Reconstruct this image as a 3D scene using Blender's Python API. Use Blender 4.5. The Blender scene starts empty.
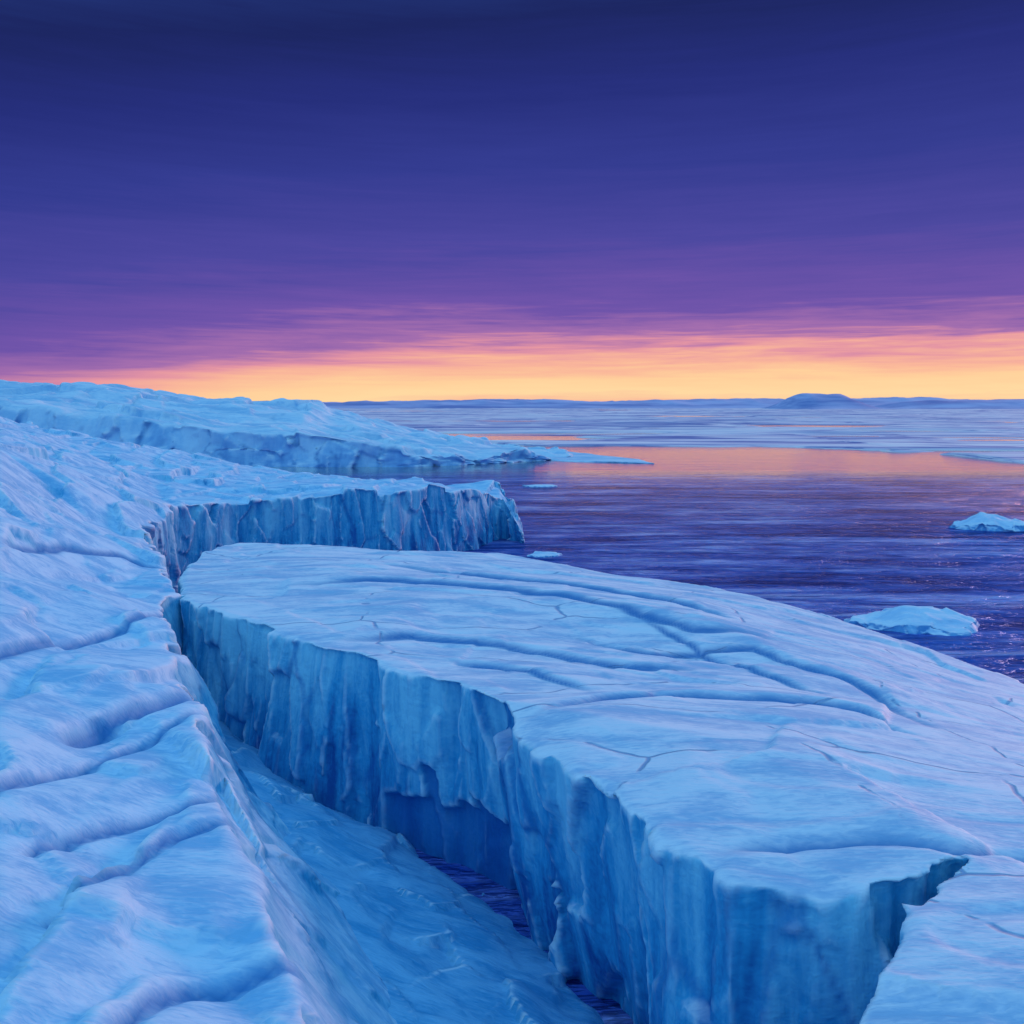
import bpy, bmesh, math, numpy as np
from mathutils import Vector
from mathutils.geometry import delaunay_2d_cdt
HC=30.5; F=887.0
def S(px,py,z):
    Y=F*(HC-z)/(py-403.0); return ((px-512)/F*Y, Y, z)
def SY(px,py,Y):
    return ((px-512)/F*Y, Y, HC-(py-403)/F*Y)
# ---------------- noise
def _h(i,j,k,s):
    h=(i*374761393+j*668265263+k*2147483647+s*1274126177)&0xffffffff
    h=((h^(h>>13))*1274126177)&0xffffffff
    h=((h^(h>>16))*2246822519)&0xffffffff
    return ((h^(h>>15))&0xffffff)/float(0xffffff)*2-1
def noise(x,y,z,s=0):
    xi=np.floor(x).astype(np.int64);yi=np.floor(y).astype(np.int64);zi=np.floor(z).astype(np.int64)
    xf=x-xi;yf=y-yi;zf=z-zi
    u=xf*xf*xf*(xf*(xf*6-15)+10);v=yf*yf*yf*(yf*(yf*6-15)+10);w=zf*zf*zf*(zf*(zf*6-15)+10)
    flat=not np.any(zf)
    r=0
    for a in (0,1):
        for b in (0,1):
            for c in ((0,) if flat else (0,1)):
                r=r+_h(xi+a,yi+b,zi+c,s)*(u if a else 1-u)*(v if b else 1-v)*(w if c else 1-w)
    return r
def fbm(x,y,z,s=0,o=4):
    r=0;a=1.0;t=0
    for i in range(o):
        r=r+a*noise(x*2**i,y*2**i,z*2**i,s+i*17);t+=a;a*=.5
    return r/t
def ridged(x,y,z,s=0,o=3):
    r=0;a=1.0;t=0
    for i in range(o):
        r=r+a*(1-2*np.abs(noise(x*2**i,y*2**i,z*2**i,s+i*13)));t+=a;a*=.5
    return r/t
def facets(x,y,z,s,flat=False):
    xi=np.floor(x).astype(np.int64);yi=np.floor(y).astype(np.int64);zi=np.floor(z).astype(np.int64)
    b1=np.full(x.shape,9e9);b2=np.full(x.shape,9e9);off=np.zeros(x.shape);til=np.zeros(x.shape)
    for a in (-1,0,1):
        for b in (-1,0,1):
            for c in ((0,) if flat else (-1,0,1)):
                i=xi+a;j=yi+b;k=zi+c
                lx=x-(i+.5+.45*_h(i,j,k,s));ly=y-(j+.5+.45*_h(i,j,k,s+1));lz=0*z if flat else z-(k+.5+.45*_h(i,j,k,s+2))
                d=lx*lx+ly*ly+lz*lz
                m=d<b1
                b2=np.where(m,b1,np.minimum(b2,d))
                b1=np.where(m,d,b1)
                off=np.where(m,_h(i,j,k,s+3),off)
                til=np.where(m,lx*_h(i,j,k,s+4)+ly*_h(i,j,k,s+5)+lz*_h(i,j,k,s+6),til)
    return off,til,np.sqrt(b2)-np.sqrt(b1)
def sstep(a,b,x):
    t=np.clip((x-a)/(b-a),0,1);return t*t*(3-2*t)
# ---------------- piecewise surface
class Tri:
    def __init__(s,pts):
        P=[Vector((p[0],p[1])) for p in pts]; Z=[p[2] for p in pts]
        v,e,f,ov,_,_=delaunay_2d_cdt(P,[],[],0,1e-4)
        s.v=np.array([(q[0],q[1]) for q in v]); s.z=np.array([Z[o[0]] for o in ov]); s.f=f
        s.P=np.array([(p[0],p[1],p[2]) for p in pts])
    def __call__(s,x,y,out=None):
        r=np.full(x.shape,np.nan)
        for f in s.f:
            a,b,c=s.v[f[0]],s.v[f[1]],s.v[f[2]]
            d=(b[1]-c[1])*(a[0]-c[0])+(c[0]-b[0])*(a[1]-c[1])
            if abs(d)<1e-9: continue
            l0=((b[1]-c[1])*(x-c[0])+(c[0]-b[0])*(y-c[1]))/d
            l1=((c[1]-a[1])*(x-c[0])+(a[0]-c[0])*(y-c[1]))/d
            l2=1-l0-l1
            m=(l0>=-1e-6)&(l1>=-1e-6)&(l2>=-1e-6)
            r[m]=(l0*s.z[f[0]]+l1*s.z[f[1]]+l2*s.z[f[2]])[m]
        n=np.isnan(r)
        if n.any():
            if out is not None: r[n]=out
            else:
                d=((x[n][:,None]-s.P[:,0])**2+(y[n][:,None]-s.P[:,1])**2)
                w=1/(d+0.05)**2
                r[n]=(w*s.P[:,2]).sum(1)/w.sum(1)
        return r
def polydist(x,y,pl):
    best=np.full(x.shape,1e9);side=np.zeros(x.shape);tt=np.zeros(x.shape)
    n=len(pl)-1
    for i in range(n):
        ax,ay=pl[i][:2];bx,by=pl[i+1][:2];dx,dy=bx-ax,by-ay
        t=np.clip(((x-ax)*dx+(y-ay)*dy)/(dx*dx+dy*dy),0,1)
        d=np.hypot(x-ax-t*dx,y-ay-t*dy);m=d<best
        sd=np.sign(dx*(y-ay)-dy*(x-ax))
        best=np.where(m,d,best);side=np.where(m,sd,side);tt=np.where(m,(i+t)/n,tt)
    return best,side,tt
def groove(x,y,pl,w,dep,step,wob=.6,fall=11.,ends=5.):
    z0=x*0
    wx=x+wob*noise(x*.16,y*.16,z0,91)+wob*.17*noise(x*.9,y*.9,z0,92); wy=y+wob*noise(x*.16,y*.16,z0,93)+wob*.17*noise(x*.9,y*.9,z0,94)
    d,s,t=polydist(wx,wy,pl)
    env=np.clip(np.minimum(t,1-t)*ends,0,1)
    e=np.exp(-(d/w)**2)*env
    stp=step*np.clip(.5+.5*s*d/.22,0,1)*np.clip(1-d/fall,0,1)*env
    return -dep*e+stp, np.exp(-(d/(w*.85))**2)*env
def arr(me):
    n=len(me.vertices);c=np.empty(n*3);me.vertices.foreach_get('co',c)
    no=np.empty(n*3);me.vertices.foreach_get('normal',no)
    return c.reshape(-1,3),no.reshape(-1,3)
def put(me,c):
    me.vertices.foreach_set('co',c.ravel());me.update()
    me.polygons.foreach_set('use_smooth',[True]*len(me.polygons))
def smooth(me,c,it=2,f=.5):
    ne=len(me.edges);e=np.empty(ne*2,dtype=np.int32);me.edges.foreach_get('vertices',e);e=e.reshape(-1,2)
    n=len(c);cnt=np.bincount(e.ravel(),minlength=n).astype(float);cnt[cnt==0]=1
    for _ in range(it):
        s=np.stack([np.bincount(e[:,0],weights=c[e[:,1],i],minlength=n)+np.bincount(e[:,1],weights=c[e[:,0],i],minlength=n) for i in range(3)],1)
        c=c*(1-f)+f*s/cnt[:,None]
    return c
def attr(me,v):
    a=me.attributes.new('crack','FLOAT','POINT');a.data.foreach_set('value',np.clip(v,0,1).astype(np.float32))  # ice tone mask that also carries shade painted into cracks and niche
def link(name,me,mat):
    ob=bpy.data.objects.new(name,me);bpy.context.scene.collection.objects.link(ob)
    me.materials.clear();me.materials.append(mat);return ob
def ice_block(name,outline,ctrl,voxel,mat,T=12.0,flare=1.0,warp=1.0,wscale=6.0,topamp=.3,strata=.35,sx=22.,sy=6.,grooves=(),seed=0,niche=(),bot=-2.5,plate=(9.,4.5,.25,.25),col=(3.2,9.,.7),sm=.6):
    n=len(outline)
    A=sum(outline[i][0]*outline[(i+1)%n][1]-outline[(i+1)%n][0]*outline[i][1] for i in range(n))
    sg=1 if A>0 else -1
    bm=bmesh.new();tv=[];bv=[]
    for i,p in enumerate(outline):
        q0=Vector(outline[i-1][:2]);q1=Vector(outline[(i+1)%n][:2]);t=(q1-q0).normalized()
        nn=Vector((t.y,-t.x))*sg
        fl=p[3] if len(p)>3 else flare
        tv.append(bm.verts.new((p[0],p[1],T)))
        bv.append(bm.verts.new((p[0]+nn.x*fl,p[1]+nn.y*fl,bot)))
    bm.faces.new(tv);bm.faces.new(bv[::-1])
    for i in range(n):
        j=(i+1)%n;bm.faces.new((tv[j],tv[i],bv[i],bv[j]))
    bmesh.ops.triangulate(bm,faces=bm.faces[:])
    bmesh.ops.recalc_face_normals(bm,faces=bm.faces)
    me=bpy.data.meshes.new(name+'_cage');bm.to_mesh(me);bm.free()
    ob=bpy.data.objects.new(name,me);bpy.context.scene.collection.objects.link(ob)
    m=ob.modifiers.new('r','REMESH');m.mode='VOXEL';m.voxel_size=voxel
    dg=bpy.context.evaluated_depsgraph_get();ev=ob.evaluated_get(dg)
    me2=bpy.data.meshes.new_from_object(ev);me2.name=name
    bpy.data.objects.remove(ob)
    c,no=arr(me2)
    x,y,z=c[:,0].copy(),c[:,1].copy(),c[:,2].copy()
    top=Tri(list(ctrl)+[p[:3] for p in outline])(x,y)
    top=np.maximum(top,.3)
    f=np.clip(z/T,0,1)
    wall=1-sstep(.45,.82,np.abs(no[:,2]))
    z0=x*0
    q=fbm(x/sx,y/sy,z0,seed+6,2)*2.4+y/(sy*2.2)
    fr=q-np.floor(q)
    saw=np.where(fr<.93,fr/.93,(1-fr)/.07)
    mask=sstep(-.3,.3,noise(x/14,y/9,z0,seed+77))
    px_,py_,pa,pt_=plate
    mn=min(px_,py_)
    wx=x+mn*.12*fbm(x/mn,y/mn,z0,seed+60,2);wy=y+mn*.12*fbm(x/mn,y/mn,z0,seed+61,2)
    o1,t1,e1=facets((wx+wy*.25)/px_,(wy-wx*.15)/py_,z0,seed+50,True)
    o2,t2,e2=facets(wx/(px_*.42),wy/(py_*.42),z0,seed+54,True)
    dz=topamp*1.0*fbm(x/18,y/12,z0,seed+1,2)+strata*(saw-.5)*(.25+.75*mask)
    dz=dz+pa*o1*(.3+.7*mask)+pt_*t1*2+.35*pt_*t2*2+.1*pa*o2
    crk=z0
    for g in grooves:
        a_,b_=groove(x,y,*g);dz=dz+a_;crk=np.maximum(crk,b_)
    nz=np.where(z>0,f*(top+dz*f*f),z)
    zz=z
    wx=warp*(fbm(x/wscale,y/wscale,zz/40,seed+21,3)); wy=warp*(fbm(x/wscale,y/wscale,zz/40,seed+31,3))
    edge=.35+.65*wall
    nx=x+wx*edge; ny=y+wy*edge
    cw,ch,ca=col
    ws=.25*fbm(x/cw,y/cw,zz/ch,seed+90,2)
    o,t,e=facets(x/cw+ws,y/cw+ws,(zz+.6*x)/ch,seed+81)
    oo,tt,ee=facets(x/cw*2.3,y/cw*2.3,zz/ch*1.9,seed+85)
    d=wall*ca*(.55*o+1.1*t+.2*oo+.35*tt)+wall*ca*.15*fbm(x/cw*2,y/cw*2,zz/ch*3,seed+43,3)
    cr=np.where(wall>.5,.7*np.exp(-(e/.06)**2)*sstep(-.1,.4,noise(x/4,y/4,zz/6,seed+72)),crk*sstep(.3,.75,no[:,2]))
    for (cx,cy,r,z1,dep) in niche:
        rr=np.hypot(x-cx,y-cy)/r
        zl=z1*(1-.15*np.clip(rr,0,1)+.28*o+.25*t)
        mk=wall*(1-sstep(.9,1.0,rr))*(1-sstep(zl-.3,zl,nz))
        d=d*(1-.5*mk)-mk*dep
        cr=np.maximum(cr,.85*mk)  # deep blue ice tone, with the recess shade painted in
    nx+=no[:,0]*d;ny+=no[:,1]*d
    cc=smooth(me2,np.stack([nx,ny,nz],1),1,sm)
    put(me2,cc)
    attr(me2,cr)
    print(name,len(me2.vertices))
    return link(name,me2,mat)
def grid(name,xs,ys,zf,mat,cut=None):
    X,Y=np.meshgrid(xs,ys);x=X.ravel();y=Y.ravel();z=zf(x,y)
    nx,ny=len(xs),len(ys)
    idx=np.arange(nx*ny).reshape(ny,nx)
    q=np.stack([idx[:-1,:-1],idx[:-1,1:],idx[1:,1:],idx[1:,:-1]],-1).reshape(-1,4)
    me=bpy.data.meshes.new(name)
    me.from_pydata(np.stack([x,y,z],1).tolist(),[],q.tolist())
    me.polygons.foreach_set('use_smooth',[True]*len(me.polygons));me.update()
    return link(name,me,mat)
# ---------------- materials
class N:
    def __init__(s,nt): s.nt=nt
    def n(s,t,**k):
        nd=s.nt.nodes.new(t)
        for a,b in k.items(): setattr(nd,a,b)
        return nd
    def l(s,a,b): s.nt.links.new(a,b)
    def val(s,sock,v):
        if hasattr(v,'is_output'): s.l(v,sock)
        else: sock.default_value=v
    def math(s,op,a,b=0,clamp=False):
        m=s.n('ShaderNodeMath',operation=op);m.use_clamp=clamp
        s.val(m.inputs[0],a);s.val(m.inputs[1],b);return m.outputs[0]
    def mr(s,v,a,b,c=0,d=1,smooth=True):
        m=s.n('ShaderNodeMapRange');m.interpolation_type='SMOOTHSTEP' if smooth else 'LINEAR'
        s.val(m.inputs[0],v)
        for i,q in enumerate((a,b,c,d)): m.inputs[i+1].default_value=q
        return m.outputs[0]
    def noise(s,vec,scale,det=4,rough=.55,dist=0):
        t=s.n('ShaderNodeTexNoise');s.l(vec,t.inputs['Vector'])
        t.inputs['Scale'].default_value=scale;t.inputs['Detail'].default_value=det;t.inputs['Roughness'].default_value=rough;t.inputs['Distortion'].default_value=dist
        return t.outputs['Fac']
    def map(s,vec,scale=(1,1,1),rot=(0,0,0)):
        m=s.n('ShaderNodeMapping');s.l(vec,m.inputs[0]);m.inputs['Scale'].default_value=scale;m.inputs['Rotation'].default_value=rot;return m.outputs[0]
    def mix(s,f,a,b,bt='MIX'):
        m=s.n('ShaderNodeMix',data_type='RGBA',blend_type=bt);s.val(m.inputs[0],f)
        s.val(m.inputs[6],a);s.val(m.inputs[7],b);return m.outputs[2]
    def ramp(s,f,st,interp='LINEAR'):
        r=s.n('ShaderNodeValToRGB');s.l(f,r.inputs[0]);e=r.color_ramp.elements;r.color_ramp.interpolation=interp
        while len(e)<len(st): e.new(.5)
        for i,(p,c) in enumerate(st): e[i].position=p;e[i].color=(*c,1)
        return r.outputs[0]
    def bump(s,h,st,dist,nrm=None):
        b=s.n('ShaderNodeBump');s.l(h,b.inputs['Height']);b.inputs['Strength'].default_value=st;b.inputs['Distance'].default_value=dist
        if nrm: s.l(nrm,b.inputs['Normal'])
        return b.outputs[0]
def lin(r,g,b):
    return tuple(((c/255)/12.92 if c/255<=.04045 else ((c/255+.055)/1.055)**2.4) for c in (r,g,b))
def newmat(name):
    m=bpy.data.materials.new(name);m.use_nodes=True;m.node_tree.nodes.clear()
    k=N(m.node_tree);o=k.n('ShaderNodeOutputMaterial');p=k.n('ShaderNodeBsdfPrincipled');k.l(p.outputs[0],o.inputs[0]);return m,k,p
def ice_mat(name,sc=1.0,snow=((.30,.54,.78),(.60,.76,.90)),wall=((.014,.12,.38),(.04,.37,.66),(.26,.64,.84)),bstr=1.0,cracks=True,rot=.25,tb=.24):
    m,k,p=newmat(name)
    g=k.n('ShaderNodeNewGeometry');pos=g.outputs['Position'];nr=g.outputs['Normal']
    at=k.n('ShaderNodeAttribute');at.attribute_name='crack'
    sep=k.n('ShaderNodeSeparateXYZ');k.l(nr,sep.inputs[0]);sp=k.n('ShaderNodeSeparateXYZ');k.l(pos,sp.inputs[0])
    streak=k.noise(k.map(pos,(.3*sc,1.1*sc,.9*sc),(0,0,rot)),.45,4,.58,.6)
    flute=k.noise(k.map(pos,(1*sc,1*sc,.14*sc)),.42,4,.6,.3)
    fine=k.noise(k.map(pos,(1.0*sc,4.2*sc,1.6*sc),(0,0,rot)),1.5,2,.6,.5)
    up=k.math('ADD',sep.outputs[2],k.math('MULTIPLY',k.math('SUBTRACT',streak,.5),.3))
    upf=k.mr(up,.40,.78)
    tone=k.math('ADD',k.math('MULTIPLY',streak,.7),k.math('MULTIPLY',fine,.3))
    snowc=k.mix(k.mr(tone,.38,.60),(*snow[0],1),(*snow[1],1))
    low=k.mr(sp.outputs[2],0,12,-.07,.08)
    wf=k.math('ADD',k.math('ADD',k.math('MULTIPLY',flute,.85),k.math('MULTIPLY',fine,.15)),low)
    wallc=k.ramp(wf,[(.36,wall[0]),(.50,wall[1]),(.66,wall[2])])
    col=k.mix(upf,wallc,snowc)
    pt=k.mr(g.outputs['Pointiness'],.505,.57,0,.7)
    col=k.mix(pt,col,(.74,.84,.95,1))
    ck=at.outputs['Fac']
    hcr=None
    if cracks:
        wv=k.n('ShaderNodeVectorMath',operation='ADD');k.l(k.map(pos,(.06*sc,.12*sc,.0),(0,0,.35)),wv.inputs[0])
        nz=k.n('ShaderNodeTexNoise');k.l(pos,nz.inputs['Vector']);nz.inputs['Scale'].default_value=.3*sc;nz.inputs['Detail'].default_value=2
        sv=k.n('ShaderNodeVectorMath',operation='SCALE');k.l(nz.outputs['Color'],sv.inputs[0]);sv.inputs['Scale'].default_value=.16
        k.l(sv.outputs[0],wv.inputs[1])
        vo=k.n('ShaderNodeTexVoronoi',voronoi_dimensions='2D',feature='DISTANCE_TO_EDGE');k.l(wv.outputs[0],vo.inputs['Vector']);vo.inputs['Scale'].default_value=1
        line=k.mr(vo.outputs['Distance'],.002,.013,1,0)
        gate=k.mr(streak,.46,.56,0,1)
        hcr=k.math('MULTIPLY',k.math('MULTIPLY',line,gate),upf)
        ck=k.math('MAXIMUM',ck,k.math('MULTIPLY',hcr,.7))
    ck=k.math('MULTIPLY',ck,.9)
    col=k.mix(ck,col,(.015,.16,.46,1))  # exposed blue ice colour, doubling as painted occlusion in cracks and niche
    k.l(col,p.inputs['Base Color'])
    k.l(k.mr(streak,.3,.7,.62,.8),p.inputs['Roughness'])
    p.inputs['IOR'].default_value=1.31
    h=k.math('ADD',k.math('MULTIPLY',streak,tb*bstr/sc),k.math('MULTIPLY',fine,.05*bstr/sc))
    wl=k.math('MULTIPLY',flute,k.math('MULTIPLY',k.math('SUBTRACT',1,upf),.45*bstr/sc))
    h=k.math('ADD',h,wl)
    if hcr is not None: h=k.math('SUBTRACT',h,k.math('MULTIPLY',hcr,.10/sc))
    k.l(k.bump(h,.8,1.0),p.inputs['Normal'])
    return m
M_BERG=ice_mat('iceberg_ice',1.0,snow=((.34,.52,.76),(.70,.77,.90)))
M_ICE=ice_mat('glacier_ice',1.0,snow=((.22,.50,.79),(.48,.72,.92)),rot=1.1,cracks=False,tb=.18)
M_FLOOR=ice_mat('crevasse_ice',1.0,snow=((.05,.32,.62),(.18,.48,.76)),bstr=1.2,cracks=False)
M_FAR=ice_mat('headland_ice',.16,wall=((.16,.36,.66),(.30,.56,.82),(.50,.72,.90)),bstr=.6,cracks=False)
M_FLOE=ice_mat('floe_ice',.6,wall=((.10,.32,.66),(.20,.50,.80),(.40,.68,.90)),snow=((.40,.62,.86),(.62,.77,.92)),bstr=.5,cracks=False)
# ---------------- main iceberg
zt=12.5
berg_out=[S(183,572,zt)+(1,),S(186,598,zt)+(1,),S(215,612,zt)+(.8,),S(262,625,zt)+(.8,),S(322,648,zt)+(.8,),S(355,652,zt)+(.6,),S(400,668,zt)+(.3,),S(455,682,zt)+(-.2,),S(500,703,zt)+(-1.2,),
 S(528,738,zt)+(-2.6,),S(575,775,zt)+(-3.2,),S(620,803,zt)+(-2.6,),S(665,832,zt)+(-1,),S(700,854,12.3)+(.4,),S(736,884,12)+(.6,),S(820,893,11.8)+(.4,),S(895,885,12)+(.4,),S(958,845,12.3)+(.2,),S(968,858,12.3)+(.2,),
 S(912,922,12.3)+(1,),S(852,1024,12)+(1.4,),S(830,1200,12)+(1.6,),(34,17,12),(75,30,8),(82,60,5),S(1100,708,4.5),S(1024,684,5),S(960,660,6),S(880,632,8),S(800,606,9),S(760,596,9.3),S(700,584,10),S(640,577,10.5),S(560,563,11),S(500,554,11.5),S(400,550,12.3),S(300,545,12.6),S(240,541,12.6),S(200,553,12.6)]
berg_ctrl=[S(700,735,13.0),S(580,712,13.2),S(450,640,11.6),S(560,646,11.1),S(660,655,11.0),S(760,685,11.2),S(420,600,13.0),S(560,600,12.6),S(800,740,12.6),S(900,780,11.8),S(1000,840,11.8),S(700,622,11.8),S(850,680,10.3),S(960,720,9.5),S(350,580,13),S(1024,760,10.5)]
bg=[([S(*q,zt) for q in pl],w,d,s) for pl,w,d,s in [
 ([(515,722),(600,702),(680,690),(780,692),(860,690),(935,715)],.3,.4,.35),
 ([(716,852),(800,839),(900,838),(965,846),(1100,826)],.28,.5,.12),
 ([(330,640),(420,632),(520,640),(640,656),(720,660)],.4,.3,.4),
 ([(560,625),(660,640),(760,632),(850,655),(960,700)],.4,.3,.3),
 ([(260,590),(400,584),(560,596),(700,622),(780,618)],.5,.3,.4),
 ([(380,566),(500,575),(640,590),(760,610)],.5,.3,.4),
 ([(440,655),(520,665),(590,690)],.32,.2,.3),
 ([(640,610),(720,640),(840,680)],.35,.2,.25),
]]
def onwall(px,py): a=S(px,py,zt);return a[0],a[1]
niche=[(*onwall(440,680),6.4,5.4,.9)]
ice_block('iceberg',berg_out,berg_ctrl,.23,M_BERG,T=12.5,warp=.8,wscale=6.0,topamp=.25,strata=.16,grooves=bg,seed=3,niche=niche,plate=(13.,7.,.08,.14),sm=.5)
# ---------------- glacier with shelf
gl_out=[S(330,1200,12)+(13,),S(303,1024,12.4)+(13,),S(262,905,12.6)+(13,),S(232,830,12.9)+(13.5,),S(205,760,13)+(13,),S(190,695,13.2)+(10,),S(172,650,12.6)+(7,),S(160,608,12.8)+(3,),S(175,588,13)+(1,),S(158,560,13)+(1,),S(142,530,13)+(1,),
 S(175,512,13.2),S(230,503,13.5),S(310,497,13.5),S(400,489,14),S(470,489,12.5),S(500,498,9),S(521,530,3),
 SY(500,484,214),S(430,482,12),S(300,473,12),S(250,467,12.5),S(200,461,14.5),SY(100,438,225),SY(0,417,240),SY(-200,395,250),(-260,150,34),(-120,8,20),(-30,4,15)]
gl_ctrl=[S(0,1024,14.5),S(100,1000,13.4),S(150,900,13),S(190,980,12.2),S(100,850,13.2),S(0,800,15),S(110,740,13),S(0,660,15.5),S(90,640,13.6),S(0,580,17),S(100,580,13.5),S(0,520,19),S(90,520,15),S(60,480,20),S(150,480,15.5),S(0,450,24),S(250,485,14),S(350,480,13.2)]
gg=[([S(*q,13.5) for q in pl],w,d,s,.15,fa,10.) for pl,w,d,s,fa in [
 ([(60,756),(100,728),(140,710),(200,684)],.42,.7,.35,6),
 ([(-40,850),(0,822),(90,768),(140,738),(205,700)],.27,.4,.16,8),
 ([(20,866),(40,852),(120,815),(160,800),(225,775)],.27,.4,.16,8),
 ([(-30,705),(0,690),(60,655),(110,634),(175,605)],.33,.4,.22,12),
 ([(40,930),(60,915),(130,850),(170,822),(240,800)],.27,.35,.14,7),
 ([(0,600),(60,575),(120,562),(170,560)],.40,.4,.25,14),
 ([(110,1040),(150,985),(180,960),(310,925)],.28,.4,.35,6),
]]
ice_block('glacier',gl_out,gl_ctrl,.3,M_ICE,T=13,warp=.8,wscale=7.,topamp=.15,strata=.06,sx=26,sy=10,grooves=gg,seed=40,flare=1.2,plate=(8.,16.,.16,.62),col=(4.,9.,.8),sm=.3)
# ---------------- snow filling the crevasse
rc=[S(205,690,3),S(225,720,3),S(265,780,4.5),S(350,890,4.5),S(400,1024,5),(0,18,5),S(300,800,2.2),S(400,840,.5),S(465,890,.4),S(512,930,.4),S(560,985,.4),S(598,1030,.4),(9,36,.4),(13.5,20,.5),
 (-26,60,7),(-16,40,8),(-8,20,8),S(406,832,-2),S(472,880,-2),S(520,920,-2),S(568,970,-2),S(614,1028,-2),(12,36,-2),(16.5,20,-2),S(230,700,-2)]
rt=Tri(rc)
def rz(x,y):
    zz=x*0
    wx=x+.7*fbm(x/3,y/3,zz,5,3);wy=y+.7*fbm(x/3,y/3,zz,6,3)
    z=rt(wx,wy,-2.5)
    o,t,e=facets(wx/3,wy/5,zz,63,True)
    return z+.25*fbm(x/3,y/5,zz,61,3)+.2*o+.5*t
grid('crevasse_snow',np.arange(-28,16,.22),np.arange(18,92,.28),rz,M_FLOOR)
# ---------------- headland
hl=[SY(-250,390,450)+(14,),SY(0,404,450)+(14,),SY(130,418,438)+(14,),SY(230,432,430)+(8,),SY(330,441,424)+(4,),SY(420,453,425)+(3,),SY(500,455,452)+(3,),SY(570,458,492),SY(560,453,560),SY(480,444,640),SY(330,430,700),(-500,720,20),(-520,450,30)]
hc=[SY(0,380,560),SY(-150,378,560),SY(150,389,555),SY(200,397,555),SY(312,404,565),SY(332,416,560),SY(400,430,560),SY(480,444,560),SY(80,400,500),SY(200,416,500),SY(300,428,490),SY(-150,392,500)]
ice_block('ice_headland',hl,hc,1.2,M_FAR,T=22,warp=5,wscale=30,topamp=1.6,strata=1.8,sx=90,sy=26,seed=80,bot=-4,plate=(45,24,1.4,2.0),col=(14,22,2.5),sm=.3)
# ---------------- floes
def floe(name,cx,cy,w,d,h,seed):
    rng=np.random.RandomState(seed);o=[]
    for i in range(9):
        a=i/9*2*math.pi+.3*rng.rand();r=1+.35*(rng.rand()-.5)
        o.append((cx+math.cos(a)*w/2*r,cy+math.sin(a)*d/2*r,h*(.2+.3*rng.rand()),w*.05))
    ice_block(name,o,[(cx-w*.12,cy+d*.1,h),(cx+w*.2,cy+d*.15,h*.75),(cx-w*.3,cy,h*.55)],max(.16,w/80),M_FLOE,T=h,warp=w*.04,wscale=w*.3,topamp=h*.08,strata=h*.1,sx=w*.6,sy=d*.3,seed=seed,bot=-1,plate=(w*.4,d*.3,h*.1,h*.12),col=(w*.15,h*2,w*.03))
a=S(924,631,0);floe('ice_floe',a[0]+1,a[1]+3,17.5,10,2.3,11)
a=S(1003,531,0);floe('ice_floe',a[0],a[1]+5,17,12,3.6,12)
a=S(541,487,0);floe('ice_floe',a[0],a[1]+3,13,7,.7,13)
a=S(545,558,0);floe('ice_floe',a[0],a[1]+3,6.5,5,.7,14)
# ---------------- pack ice
m,k,p=newmat('pack_ice_surface')
g=k.n('ShaderNodeNewGeometry');pos=g.outputs['Position']
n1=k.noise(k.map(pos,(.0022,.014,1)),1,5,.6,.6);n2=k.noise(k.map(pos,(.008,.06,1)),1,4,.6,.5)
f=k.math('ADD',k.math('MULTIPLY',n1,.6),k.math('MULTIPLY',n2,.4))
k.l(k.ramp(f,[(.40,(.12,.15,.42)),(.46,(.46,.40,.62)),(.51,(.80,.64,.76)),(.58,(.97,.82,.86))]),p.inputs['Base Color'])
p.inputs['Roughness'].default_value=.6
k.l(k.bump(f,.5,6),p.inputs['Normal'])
shore=[(-3000,900),(-60,720),S(540,447,0)[:2],S(640,446,0)[:2],S(760,447,0)[:2],S(850,449,0)[:2],S(950,455,0)[:2],S(1024,465,0)[:2],(330,395),(700,330),(3000,300)]
sxs=[s[0] for s in shore];sys=[s[1] for s in shore]
def pz(x,y):
    sh=np.interp(x,sxs,sys)+20*fbm(x/60,y/60,x*0,7,4)
    t=(y-sh)
    n=fbm(x/260,y/70,x*0,8,4)
    z=np.where(t>0,np.minimum(t*.08,1.0),-1.5)
    lead=fbm(x/420,y/80,x*0,9,4)
    z=z+1.3*n*(t>0)-2.4*sstep(.22,.34,lead)*(t>0)+2.6*ridged(x/200,y/60,x*0,10,2)*sstep(100,400,t)
    return z
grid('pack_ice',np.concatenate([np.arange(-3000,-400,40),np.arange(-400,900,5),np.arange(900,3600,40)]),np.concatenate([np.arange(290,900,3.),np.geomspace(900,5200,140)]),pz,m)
sp=[(*S(495,452,0)[:2],1.2,2),(*S(560,461,0)[:2],.6,2),(*S(655,464,0)[:2],.4,1),(*S(640,460,0)[:2],.4,1),(*S(560,452,0)[:2],1,2)]
ice_block('ice_spit',sp,[],.9,M_FAR,T=1.2,warp=3,wscale=15,topamp=.2,strata=.2,seed=101,bot=-1,plate=(20,10,.1,.1),col=(5,3,.5))
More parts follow.
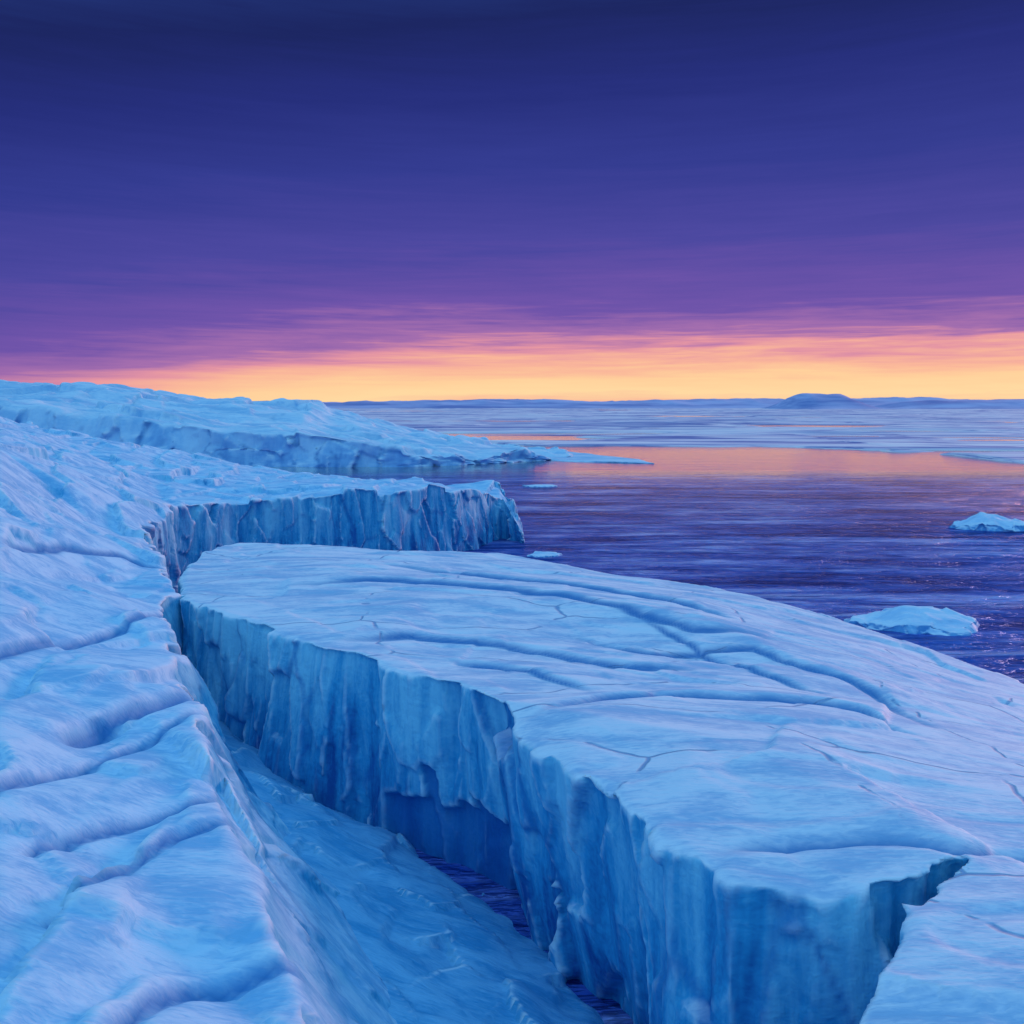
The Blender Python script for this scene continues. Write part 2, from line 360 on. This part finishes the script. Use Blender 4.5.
# ---------------- hills
m,k,p=newmat('distant_hill_snow')
g=k.n('ShaderNodeNewGeometry');f=k.noise(k.map(g.outputs['Position'],(.002,.004,.02)),1,4,.6,.3)
k.l(k.ramp(f,[(.35,(.18,.22,.50)),(.6,(.50,.48,.74))]),p.inputs['Base Color']);p.inputs['Roughness'].default_value=.9
def hz(x,y):
    base=26+30*fbm(x/700,y/1500,x*0,31,4)+14*ridged(x/260,y/300,x*0,32,3)
    base=base+18*sstep(500,3500,x)+6
    prof=sstep(4700,5300,y)*(1-sstep(5900,6600,y))
    h=base*prof-3*(1-prof)
    k1=np.exp(-((x-1560)/190)**4)*np.exp(-((y-4500)/260)**2)
    h=h+k1*(80+16*fbm(x/120,y/80,x*0,33,3)-.03*(x-1560))
    k2=np.exp(-((x-2500)/600)**4)*np.exp(-((y-4650)/220)**2)
    h=h+k2*(50+14*fbm(x/200,y/80,x*0,34,3))
    return h
grid('distant_hills',np.arange(-4500,5000,22.),np.arange(3900,6700,45.),hz,m)
# ---------------- sea
m=bpy.data.materials.new('sea_water');m.use_nodes=True;m.node_tree.nodes.clear();k=N(m.node_tree)
g=k.n('ShaderNodeNewGeometry');pos=g.outputs['Position']
sp_=k.n('ShaderNodeSeparateXYZ');k.l(pos,sp_.inputs[0])
w1=k.noise(k.map(pos,(.035,.17,1),(0,0,.05)),1,5,.62,.9)
w2=k.noise(k.map(pos,(.16,.6,1),(0,0,-.1)),1,3,.6,.6)
w3=k.noise(k.map(pos,(.010,.06,1)),1,4,.66,1.0)
calm=k.mr(sp_.outputs[1],260,405,1,.02)
h=k.math('ADD',k.math('MULTIPLY',w1,6.0),k.math('MULTIPLY',w2,2.0))
h=k.math('MULTIPLY',h,calm)
b=k.bump(h,1.0,1.2)
wind=k.mr(sp_.outputs[1],120,320,1,0)
deep=k.n('ShaderNodeBsdfDiffuse');k.l(b,deep.inputs['Normal'])
wc=k.math('ADD',k.math('MULTIPLY',w3,.45),k.math('ADD',k.math('MULTIPLY',w1,.35),k.math('MULTIPLY',w2,.2)))
k.l(k.ramp(wc,[(.42,(.005,.024,.20)),(.48,(.03,.09,.44)),(.53,(.12,.19,.62)),(.59,(.42,.46,.88))]),deep.inputs['Color'])
gl=k.n('ShaderNodeBsdfGlossy');k.l(b,gl.inputs['Normal'])
k.l(k.mr(sp_.outputs[1],250,430,.16,.08),gl.inputs['Roughness'])
k.l(k.mix(wind,(1,.92,.82,1),(.44,.60,1,1)),gl.inputs['Color'])
fr=k.n('ShaderNodeFresnel');fr.inputs['IOR'].default_value=1.33;k.l(b,fr.inputs['Normal'])
fac=k.math('MULTIPLY',fr.outputs[0],k.mr(wind,0,1,1.6,.85),True)
mx=k.n('ShaderNodeMixShader');k.l(fac,mx.inputs[0]);k.l(deep.outputs[0],mx.inputs[1]);k.l(gl.outputs[0],mx.inputs[2])
o=k.n('ShaderNodeOutputMaterial');k.l(mx.outputs[0],o.inputs[0])
me=bpy.data.meshes.new('sea');me.from_pydata([(-20000,-200,0),(20000,-200,0),(20000,30000,0),(-20000,30000,0)],[],[(0,1,2,3)])
link('sea',me,m)
# ---------------- sky
SAZ=48;SEL=7.5
w=bpy.data.worlds.new('World');bpy.context.scene.world=w;w.use_nodes=True;nt=w.node_tree;nt.nodes.clear();k=N(nt)
o=k.n('ShaderNodeOutputWorld');bgn=k.n('ShaderNodeBackground');k.l(bgn.outputs[0],o.inputs[0])
tc=k.n('ShaderNodeTexCoord');d=tc.outputs['Generated'];s=k.n('ShaderNodeSeparateXYZ');k.l(d,s.inputs[0])
dt=k.n('ShaderNodeVectorMath',operation='DOT_PRODUCT');k.l(d,dt.inputs[0]);dt.inputs[1].default_value=(.30,.954,0)
away=k.mr(dt.outputs['Value'],.97,.5,0,1)
back=k.mr(dt.outputs['Value'],.35,-.6,0,1)
str1=k.noise(k.map(d,(2.2,2.2,26),(0.04,.03,0)),1.6,5,.6,.5)
str2=k.noise(k.map(d,(3,3,70),(-.03,.02,0)),2.5,4,.6,.6)
wob=k.math('ADD',k.math('MULTIPLY',k.math('SUBTRACT',str1,.5),.08),k.math('MULTIPLY',k.math('SUBTRACT',str2,.5),.045))
amp=k.math('MULTIPLY',k.mr(s.outputs[2],0,.08,.3,1),k.mr(s.outputs[2],.10,.28,1,.6))
z=k.math('ADD',s.outputs[2],k.math('MULTIPLY',wob,amp))
z=k.math('ADD',z,k.math('MULTIPLY',away,.085))
z=k.math('ADD',z,k.math('MULTIPLY',back,.40))
st=[(0,lin(250,186,156)),(.012,lin(255,218,162)),(.028,lin(255,208,156)),(.045,lin(250,182,154)),(.060,lin(228,148,164)),(.078,lin(164,110,174)),(.108,lin(112,84,170)),(.18,lin(76,72,160)),(.26,lin(52,60,145)),(.34,lin(38,47,124)),(.41,lin(28,38,98)),(.56,lin(44,72,150)),(.65,(.18,.46,.84)),(1,(.25,.64,1.04))]
sky=k.ramp(z,st)
ns=k.n('ShaderNodeTexSky',sky_type='NISHITA');ns.sun_disc=False;ns.sun_elevation=math.radians(SEL);ns.sun_rotation=math.radians(SAZ)
tot=k.mix(.0004,sky,ns.outputs[0],'ADD')
k.l(tot,bgn.inputs[0]);bgn.inputs[1].default_value=1.0
su=bpy.data.lights.new('sun','SUN');su.energy=2.1;su.angle=math.radians(22);su.color=(1,.52,.48)
so=bpy.data.objects.new('sun',su);bpy.context.scene.collection.objects.link(so)
e=math.radians(SEL);az=math.radians(SAZ)
dv=Vector((math.sin(az)*math.cos(e),math.cos(az)*math.cos(e),math.sin(e)))
so.rotation_euler=dv.to_track_quat('Z','Y').to_euler()
# ---------------- camera
cd=bpy.data.cameras.new('camera');co=bpy.data.objects.new('camera',cd);bpy.context.scene.collection.objects.link(co)
co.location=(0,0,HC);co.rotation_euler=(math.radians(90),0,0);cd.sensor_width=36;cd.lens=36*F/1024;cd.shift_y=-109/1024;cd.clip_end=60000
sc=bpy.context.scene;sc.camera=co
sc.view_settings.view_transform='Standard';sc.view_settings.look='None';sc.view_settings.exposure=0
